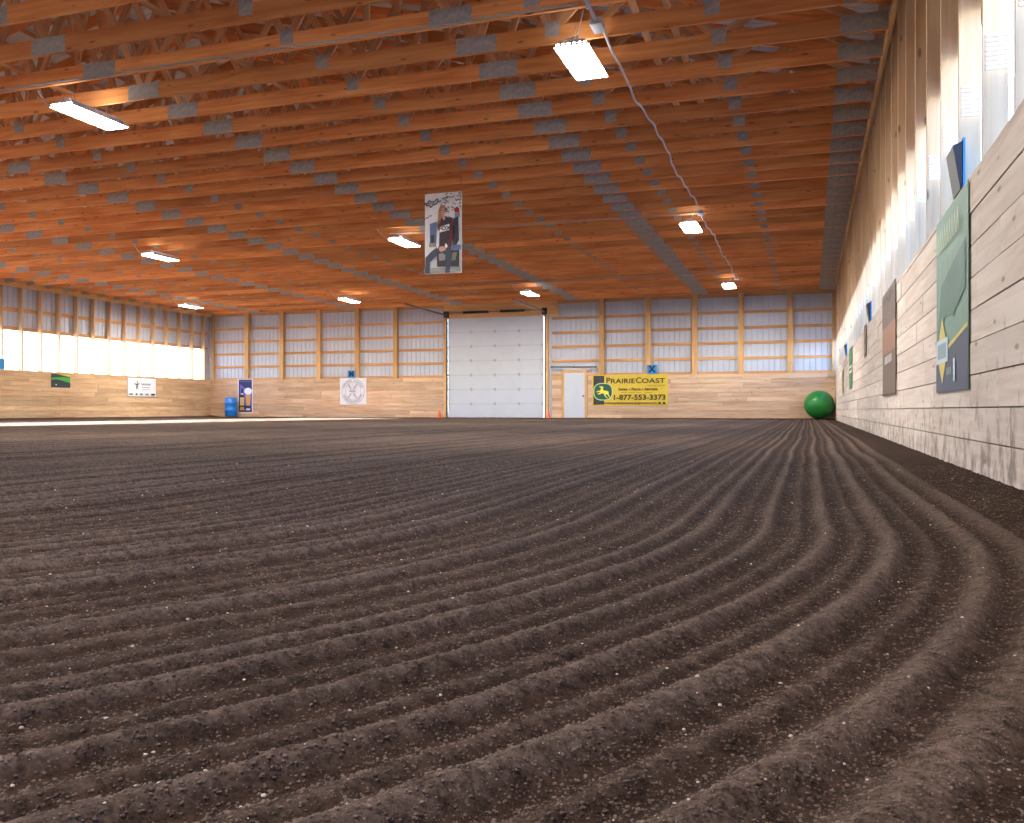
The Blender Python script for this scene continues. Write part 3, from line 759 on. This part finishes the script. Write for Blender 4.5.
s.poly([(.60*w,.12*h),(.78*w,.12*h),(.86*w,.55*h),(.52*w,.55*h)], 3); s.disc(.69*w, .64*h, .25*w, .10*h, 4); s.rect(.55*w, .08*h, .83*w, .13*h, 4); s.rect(.50*w, .14*h, .88*w, .22*h, 1)
for k_ in range(4): s.stroke([((.12+.2*k_)*w, .92*h), ((.26+.2*k_)*w, .945*h)], .03, 2)
s.place((FU(x0), VF-.012, zb), 'far', 'dark blue banner picturing a bottle and a full glass beside the blue barrel', 'banner')

# hanging poster of a standing rider
PU, PV = -6.96, 16.44; PW, PH = .80, 1.62; PZ = CAM_Z+4.36-PH
P_ = [flat('poster_paper', 240, 238, 236), flat('poster_grey', 150, 146, 142), flat('poster_dark', 46, 46, 54), flat('maroon_cloth', 96, 30, 44), flat('charcoal_cloth', 52, 44, 50), flat('poster_skin', 214, 160, 138), flat('poster_hair', 176, 128, 92), flat('jeans_blue', 60, 66, 84), flat('poster_blue', 92, 112, 150), flat('poster_red', 176, 40, 44), flat('poster_olive', 124, 124, 104)]
s = Sign('hanging_poster', PW, PH, P_, .008)
X = lambda f: f*PW
Yh = lambda f: (1-f)*PH
def pp(mi, *pts): s.poly([(X(a), Yh(b)) for a, b in pts], mi)
pr_ = random.Random(5)
for k_ in range(34):      # hazy trees and machinery behind
    a, b = pr_.uniform(.35, .97), pr_.uniform(.02, .24); s.stroke([(X(a), Yh(b)), (X(min(.99, a+pr_.uniform(.02,.1))), Yh(b+pr_.uniform(-.03,.03)))], .02, pr_.choice([1, 10, 10]))
pp(8, (.16,.38),(.34,.36),(.34,.62),(.16,.64)); pp(2, (.19,.52),(.28,.52),(.28,.66),(.19,.66)); pp(1, (.14,.62),(.36,.62),(.36,.67),(.14,.67))
pp(2, (.80,.34),(.93,.30),(.95,.60),(.86,.68),(.80,.66)); pp(9, (.82,.22),(.90,.19),(.96,.22),(.96,.27),(.84,.26)); pp(1, (.84,.27),(.98,.27),(.98,.32),(.84,.32)); pp(8, (.78,.66),(1.,.66),(1.,.72),(.78,.72))
pp(2, (.36,.74),(.96,.72),(.96,.93),(.36,.92)); pp(1, (.40,.76),(.60,.75),(.58,.84),(.42,.85)); pp(10, (.66,.76),(.90,.75),(.86,.85),(.70,.85)); pp(1, (.0,.93),(1,.93),(1,.995),(0,.995))
# person: hair behind, jersey, arms, jeans, face
pp(6, (.40,.22),(.46,.155),(.54,.16),(.57,.24),(.50,.36),(.43,.52),(.36,.70),(.32,.66),(.37,.45))
pp(7, (.42,.66),(.74,.66),(.78,.78),(.70,1.0),(.58,1.0),(.62,.80),(.50,.74),(.30,.80),(.18,.86),(.16,1.0),(.03,.99),(.05,.80),(.20,.73))
pp(4, (.46,.32),(.60,.30),(.76,.34),(.76,.68),(.42,.69),(.40,.45)); pp(3, (.66,.30),(.78,.33),(.81,.46),(.80,.60),(.66,.70),(.60,.66),(.71,.56),(.72,.44),(.72,.34))
pp(3, (.40,.35),(.47,.32),(.47,.40),(.40,.46)); pp(0, (.39,.46),(.43,.48),(.42,.66),(.38,.70),(.34,.66),(.36,.50))
pp(0, (.60,.63),(.66,.67),(.62,.70),(.57,.67)); pp(5, (.42,.68),(.50,.67),(.60,.68),(.60,.72),(.48,.74),(.42,.72))
pp(5, (.47,.20),(.51,.17),(.56,.18),(.585,.22),(.575,.27),(.54,.305),(.50,.29),(.475,.25)); pp(5, (.51,.28),(.57,.29),(.60,.33),(.55,.355),(.51,.33))
pp(6, (.45,.20),(.50,.158),(.57,.17),(.60,.24),(.59,.28),(.57,.21),(.52,.19),(.49,.22),(.47,.33),(.43,.40))
for a in (.505, .555): pp(2, (a-.012,.223),(a+.012,.221),(a+.012,.230),(a-.012,.232))
pp(3, (.515,.272),(.555,.270),(.54,.280)); pp(6, (.528,.235),(.534,.235),(.540,.258),(.526,.258))
pp(0, (.44,.43),(.71,.40),(.71,.475),(.44,.50)); s.text('FOX', X(.575), Yh(.452), .115, 4, .004, 1.15)
# fox-head outline mark, upper left, and a signature scrawl
hd_ = [(.04,.125),(.10,.135),(.17,.095),(.20,.115),(.30,.115),(.36,.085),(.40,.088),(.39,.125),(.32,.15),(.27,.15),(.20,.185),(.17,.155),(.10,.16),(.04,.125)]
s.stroke([(X(a), Yh(b)) for a, b in hd_], .022, 2); s.stroke([(X(.13), Yh(.13)), (X(.22), Yh(.14)), (X(.30), Yh(.13))], .014, 2)
s.stroke([(X(.05), Yh(.325)), (X(.10), Yh(.30)), (X(.12), Yh(.315)), (X(.18), Yh(.28)), (X(.20), Yh(.295)), (X(.24), Yh(.275))], .012, 2)
s.stroke([(X(.50), Yh(.085)), (X(.66), Yh(.07)), (X(.80), Yh(.075)), (X(.84), Yh(.06))], .016, 2)
e = s.place((PU-PW/2, PV, PZ), 'far', 'tall poster of a long-haired person in a maroon jersey hanging from the trusses', 'poster')
for x in (.015, PW-.015):
    wv = MB().tube([(x, .0, PH-.02), (x, .0, ZC-PZ+.0)], .0035, 5); wv.build('hanging_wire', M['steel'], e)

# left wall signs
def left_at(x):
    a = math.atan((x-512)/F)-YAW; v_ = U0/math.tan(a); return v_, v_*math.cos(YAW)-U0*math.sin(YAW)
def lz(x, y): return CAM_Z + (410-y)*left_at(x)[1]/F
va, vb = left_at(51)[0], left_at(70)[0]; zb = lz(60, 387.5); h = lz(60, 374)-zb
s = Sign('landscape_sign', vb-va, h, [flat('sign_dark_green', 34, 48, 40), flat('leaf_green', 66, 160, 64), flat('sun_yellow', 212, 196, 60), flat('sign_navy', 44, 54, 66), M['fixture']])
w = vb-va
s.poly([(0, .55*h),(.3*w,.6*h),(.6*w,.5*h),(w,.35*h),(w,.75*h),(.6*w,.78*h),(.2*w,.72*h),(0,.7*h)], 1); s.poly([(.3*w,.98*h),(w,.98*h),(w,.80*h),(.75*w,.86*h)], 2); s.poly([(0,.02*h),(w,.02*h),(w,.28*h),(.5*w,.36*h),(0,.3*h)], 3); s.disc(.25*w, .2*h, .04*w, .05*h, 4)
s.place((U0+.012, va, zb), 'left', 'small dark sign with green and yellow swirls on the left wall', 'sign')
va, vb = left_at(127)[0], left_at(156)[0]; zb = lz(141, 397); h = lz(141, 377.5)-zb; w = vb-va
s = Sign('sponsor_board', w, h, [flat('board_white', 226, 222, 222), flat('board_edge', 120, 110, 104), M['black'], flat('board_grey', 120, 120, 124)])
for r4 in ((0, 0, w, .03*h), (0, .97*h, w, h), (0, 0, .012*w, h), (.988*w, 0, w, h)): s.rect(*r4, 1)
s.stroke([(.30*w,.38*h),(.32*w,.6*h),(.34*w,.82*h)], .05, 2).stroke([(.24*w,.68*h),(.33*w,.60*h),(.41*w,.7*h)], .05, 2).stroke([(.33*w,.60*h),(.36*w,.42*h)], .05, 2)
for k_ in range(6): s.rect(.47*w+.055*k_*w, .60*h, .51*w+.055*k_*w, .70*h, 3)
s.rect(.47*w, .48*h, .76*w, .51*h, 3); s.rect(.47*w, .37*h, .78*w, .39*h, 3)
for a, b in ((.06, .18), (.27, .33), (.41, .52), (.60, .72), (.80, .94)): s.rect(a*w, .09*h, b*w, .18*h, 2 if a in (.27, .80) else 3)
s.place((U0+.012, va, zb), 'left', 'white framed sponsor board with small black marks on the left wall', 'sign')

# right wall banners (hung on the worn boards)
def rbanner(name, va, vb, zb, zt, mats, draw, label):
    w, h = abs(vb-va), zt-zb; s = Sign(name, w, h, mats); draw(s, w, h)
    s.place((U1-.012, max(va, vb), zb), 'right', label, 'banner'); return s
def g1(s, w, h):
    s.poly([(0,.0),(w,.0),(w,.30*h),(.6*w,.25*h),(.3*w,.20*h),(0,.16*h)], 1)
    s.poly([(.36*w,.225*h),(w,.305*h),(w,.325*h),(.36*w,.245*h)], 2)
    s.poly([(.05*w,.3*h),(.35*w,.42*h),(.6*w,.4*h),(.95*w,.5*h),(.95*w,.74*h),(.5*w,.66*h),(.2*w,.6*h)], 3)
    cx = .24*w
    s.poly([(cx-.19*w,.23*h),(cx,.42*h),(cx+.19*w,.23*h),(cx,.045*h)], 2); s.rect(cx-.20*w, .165*h, cx+.20*w, .30*h, 4); s.rect(cx-.15*w, .19*h, cx+.15*w, .275*h, 5)
    s.rect(.62*w, .05*h, .68*w, .17*h, 4)
    for k_ in range(3): s.rect((.42+.06*k_)*w, .09*h, (.45+.06*k_)*w, .13*h, 5)
    for k_ in range(9):
        x = .1*w+.085*k_*w; s.stroke([(x, .80*h), (x+.03*w, .92*h), (x+.06*w, .80*h)], .022, 6)
    for k_ in range(5): s.stroke([((.15+.17*k_)*w, .44*h), ((.2+.17*k_)*w, .72*h)], .02, 3)
rbanner('green_banner', 6.52, 8.05, .52, 1.90, [flat('vinyl_green', 116, 150, 132), flat('vinyl_navy', 74, 84, 106), flat('vinyl_yellow', 214, 196, 104), flat('vinyl_dark_green', 86, 122, 108), flat('vinyl_pale', 196, 212, 222), flat('vinyl_slate', 140, 160, 170), flat('vinyl_cream', 190, 204, 170)], g1, 'large faded green banner with a yellow diamond on the right wall boards')
def g2(s, w, h):
    s.rect(0, .40*h, w, .66*h, 1); s.rect(0, .66*h, w, h, 2)
    for k_ in range(5): s.rect((.22+.12*k_)*w, .30*h, (.30+.12*k_)*w, .375*h, 3)
    s.stroke([(.2*w,.9*h),(.4*w,.94*h),(.55*w,.88*h),(.75*w,.95*h)], .05, 4); s.rect(0, 0, w, .012*h, 4)
rbanner('brown_banner', 11.7, 13.7, .58, 1.98, [flat('vinyl_brown', 112, 92, 80), flat('vinyl_rust', 150, 108, 86), flat('vinyl_umber', 104, 84, 74), flat('vinyl_white2', 206, 198, 196), flat('vinyl_black', 62, 54, 50)], g2, 'tall brown banner with a pale word on the right wall boards')
def g3(s, w, h):
    s.rect(.05*w, .38*h, .95*w, .56*h, 1); s.rect(.1*w, .44*h, .9*w, .50*h, 2)
rbanner('green_banner', 23.2, 24.8, .92, 1.96, [flat('vinyl_leaf', 52, 122, 66), flat('vinyl_white3', 220, 226, 220), flat('vinyl_mid', 70, 110, 80)], g3, 'narrow bright green banner far along the right wall')
def g4(s, w, h): s.rect(.1*w, .1*h, .9*w, .4*h, 1); s.rect(.1*w, .55*h, .9*w, .9*h, 1)
rbanner('brown_sign', 17.5, 18.2, 1.38, 1.98, [flat('sign_umber', 84, 62, 48), flat('sign_rust', 124, 92, 70)], g4, 'small dark brown sign on the right wall beyond the tall brown banner')
rbanner('tan_sign', 29.0, 30.0, .9, 1.62, [flat('sign_tan', 150, 140, 96), flat('sign_olive', 120, 124, 84)], g4, 'small olive tan sign near the far end of the right wall')

# dressage letter boards
def letter_far(px, py, sz, txt, label):
    w, h = sz; u = FU(px); z = ZK+.036
    s = Sign('letter_sign', w, h, [M['sign_blue'], M['black'], flat('sign_sky', 70, 150, 205)], .02)
    s.rect(.04*w, .04*h, .96*w, .96*h, 2); s.rect(.08*w, .08*h, .92*w, .92*h, 0); s.text(txt, w/2, h/2, h*.95, 1, .02, 1.0)
    return s.place((u-w/2, VF-.005, z-.0), 'far', label, 'letter sign', 'blue letter signs')
letter_far(652, 371, (.42, .40), 'X', 'blue sign with a black letter above the yellow banner on the far wall')
letter_far(351.5, 373, (.42, .36), 'M', 'blue sign with a black letter above the round stamp banner')
for vv_, lb in ((7.05, 'blue letter sign on the right wall ledge above the large green banner, seen edge-on'), (16.8, 'blue letter sign on the right wall ledge beyond the brown banner, seen edge-on'), (27.2, 'blue letter sign far along the right wall ledge, seen edge-on')):
    e = empty('letter_sign', (U1-.01, vv_, ZK+.036)); tag(e, lb, 'letter sign', 'blue letter signs')
    h = .36
    MB().box((.022, -.17, 0), (.036, .17, h)).build('panel', M['sign_blue'], e)
    MB().add([(.020,-.16,.0),(.020,.16,.0),(.020,.16,h-.02),(.020,-.16,h-.02),(.006,-.16,.0),(.006,.16,.0),(-.042,.16,h-.05),(-.042,-.16,h-.05)], [(0,1,2,3),(4,7,6,5),(0,4,5,1),(1,5,6,2),(2,6,7,3),(3,7,4,0)]).build('stand', M['dark'], e)
va = left_at(1)[0]
s = Sign('letter_sign', .42, .40, [M['sign_blue'], M['black'], M['sign_blue']], .02); s.rect(.05, .05, .37, .35, 0)
s.place((U0+.03, va-.28, ZK+.036), 'left', 'blue letter sign on the left wall ledge under the first window', 'letter sign', 'blue letter signs')

# ------------------------------------------------------------------ BALL, BARREL, CONES
bl = empty('horse_ball', (.385, VF-.66, .03)); tag(bl, 'big green inflated ball in the far right corner', 'ball')
r_ = .575; prof = [(r_*math.sin(math.pi*k_/24)*1.0 + (0 if k_ in (0, 24) else 0), r_*.98*(1-math.cos(math.pi*k_/24))) for k_ in range(25)]
prof[0] = (.001, 0); prof[-1] = (.001, r_*1.96); 
MB().lathe(prof, 40).build('ball_skin', M['green_ball'], bl)
MB().tube([(-.10, -.559, .47), (-.105, -.572, .47)], .035, 14).build('plug', M['green_ball'], bl)
br = empty('plastic_barrel', (FU(230)*.985, VF-.50, .06)); tag(br, 'blue plastic barrel standing in the far left corner', 'barrel')
prof = [(.001, 0), (.26, 0), (.285, .03), (.29, .28), (.30, .29), (.30, .33), (.29, .34), (.29, .62), (.30, .63), (.30, .67), (.29, .68), (.285, .90), (.27, .93), (.25, .94), (.24, .925), (.001, .925)]
MB().lathe(prof, 28).build('drum', M['blue'], br)
MB().lathe([(.001, .02), (.03, .02), (.03, 0)], 12, 0, (.12, 0, .925)).build('bung', M['blue'], br)
for px, lb in ((441, 'small orange cone at the left foot of the overhead door'), (549.5, 'small orange cone at the right foot of the overhead door')):
    cn = empty('traffic_cone', (FU(px), VF-.17, .02)); tag(cn, lb, 'cone', 'orange cones by the door')
    MB().box((-.12, -.12, 0), (.12, .12, .02)).build('base', M['orange'], cn)
    MB().lathe([(.085, .02), (.02, .33), (.001, .335)], 16).build('cone_body', M['orange'], cn)

# ------------------------------------------------------------------ OUTDOORS AND LIGHT
gm = plain('outdoor_ground', rgb(138, 142, 148), .9, 0, .08, .3)
for nm, a, b in (('ground_outside_left', (-140, -90), (U0-.32, 140)), ('ground_outside_right', (U1+.25, -90), (110, 140)), ('ground_outside_far', (U0-.25, VF+.25), (U1+.25, 140))):
    og = MB().add([(a[0], a[1], -.12), (b[0], a[1], -.12), (b[0], b[1], -.12), (a[0], b[1], -.12)], [(0,1,2,3)]).build(nm, gm); tag(og, kind='structure')

W = bpy.data.worlds.new('sky'); S.world = W; W.use_nodes = True
nt = W.node_tree; bg = nt.nodes['Background']; sk = nt.nodes.new('ShaderNodeTexSky')
sk.sky_type = 'NISHITA'; sk.sun_disc = False; sk.sun_elevation = R(48); sk.sun_rotation = R(-90); sk.dust_density = .4; sk.ozone_density = 2.5
tn = node(nt, 'ShaderNodeMix', data_type='RGBA', blend_type='MULTIPLY'); tn.inputs['Factor'].default_value = 1; tn.inputs['B'].default_value = (.90, .96, 1.14, 1)
nt.links.new(sk.outputs[0], tn.inputs['A']); nt.links.new(tn.outputs['Result'], bg.inputs[0]); bg.inputs[1].default_value = 2.7
sd = bpy.data.lights.new('sun', 'SUN'); sd.energy = 330; sd.angle = R(.6); sd.color = (1, .97, .92)
so = bpy.data.objects.new('sun', sd); C.objects.link(so)
so.rotation_euler = Vector((1, .0, -.31)).to_track_quat('-Z', 'Y').to_euler()
for nm, u, z0, z1, sgn in (('portal_left', U0-.30, LO0, LO1, 1), ('portal_right', U1+.24, RO0, RO1, -1)):
    ld = bpy.data.lights.new(nm, 'AREA'); ld.shape = 'RECTANGLE'; ld.size = VF-VR; ld.size_y = z1-z0; ld.cycles.is_portal = True
    lo = bpy.data.objects.new(nm, ld); C.objects.link(lo); lo.location = (u, (VF+VR)/2, (z0+z1)/2)
    lo.rotation_euler = Matrix(((0, 0, -sgn), (1, 0, 0), (0, 1*1., 0))).transposed().transposed().to_euler() if sgn < 0 else Matrix(((0, 0, -1), (-1, 0, 0), (0, 1, 0))).to_euler()
    x_ = Vector((0, 1, 0)); zz_ = Vector((-sgn, 0, 0)); y_ = zz_.cross(x_)
    lo.rotation_euler = Matrix((x_, y_, zz_)).transposed().to_euler()

# ------------------------------------------------------------------ CAMERA
cd = bpy.data.cameras.new('camera'); cam = bpy.data.objects.new('camera', cd); C.objects.link(cam)
cd.sensor_width = 36; cd.lens = 36*F/1024; cd.clip_start = .05; cd.clip_end = 400
cd.shift_y = -1.5/1024
cam.location = (0, 0, CAM_Z); cam.rotation_euler = (R(90), 0, YAW)
S.camera = cam
vs_ = S.view_settings; vs_.view_transform = 'Standard'; vs_.look = 'None'; vs_.gamma = 1; vs_.use_curve_mapping = False; vs_.exposure = 0.15
S.display_settings.display_device = 'sRGB'
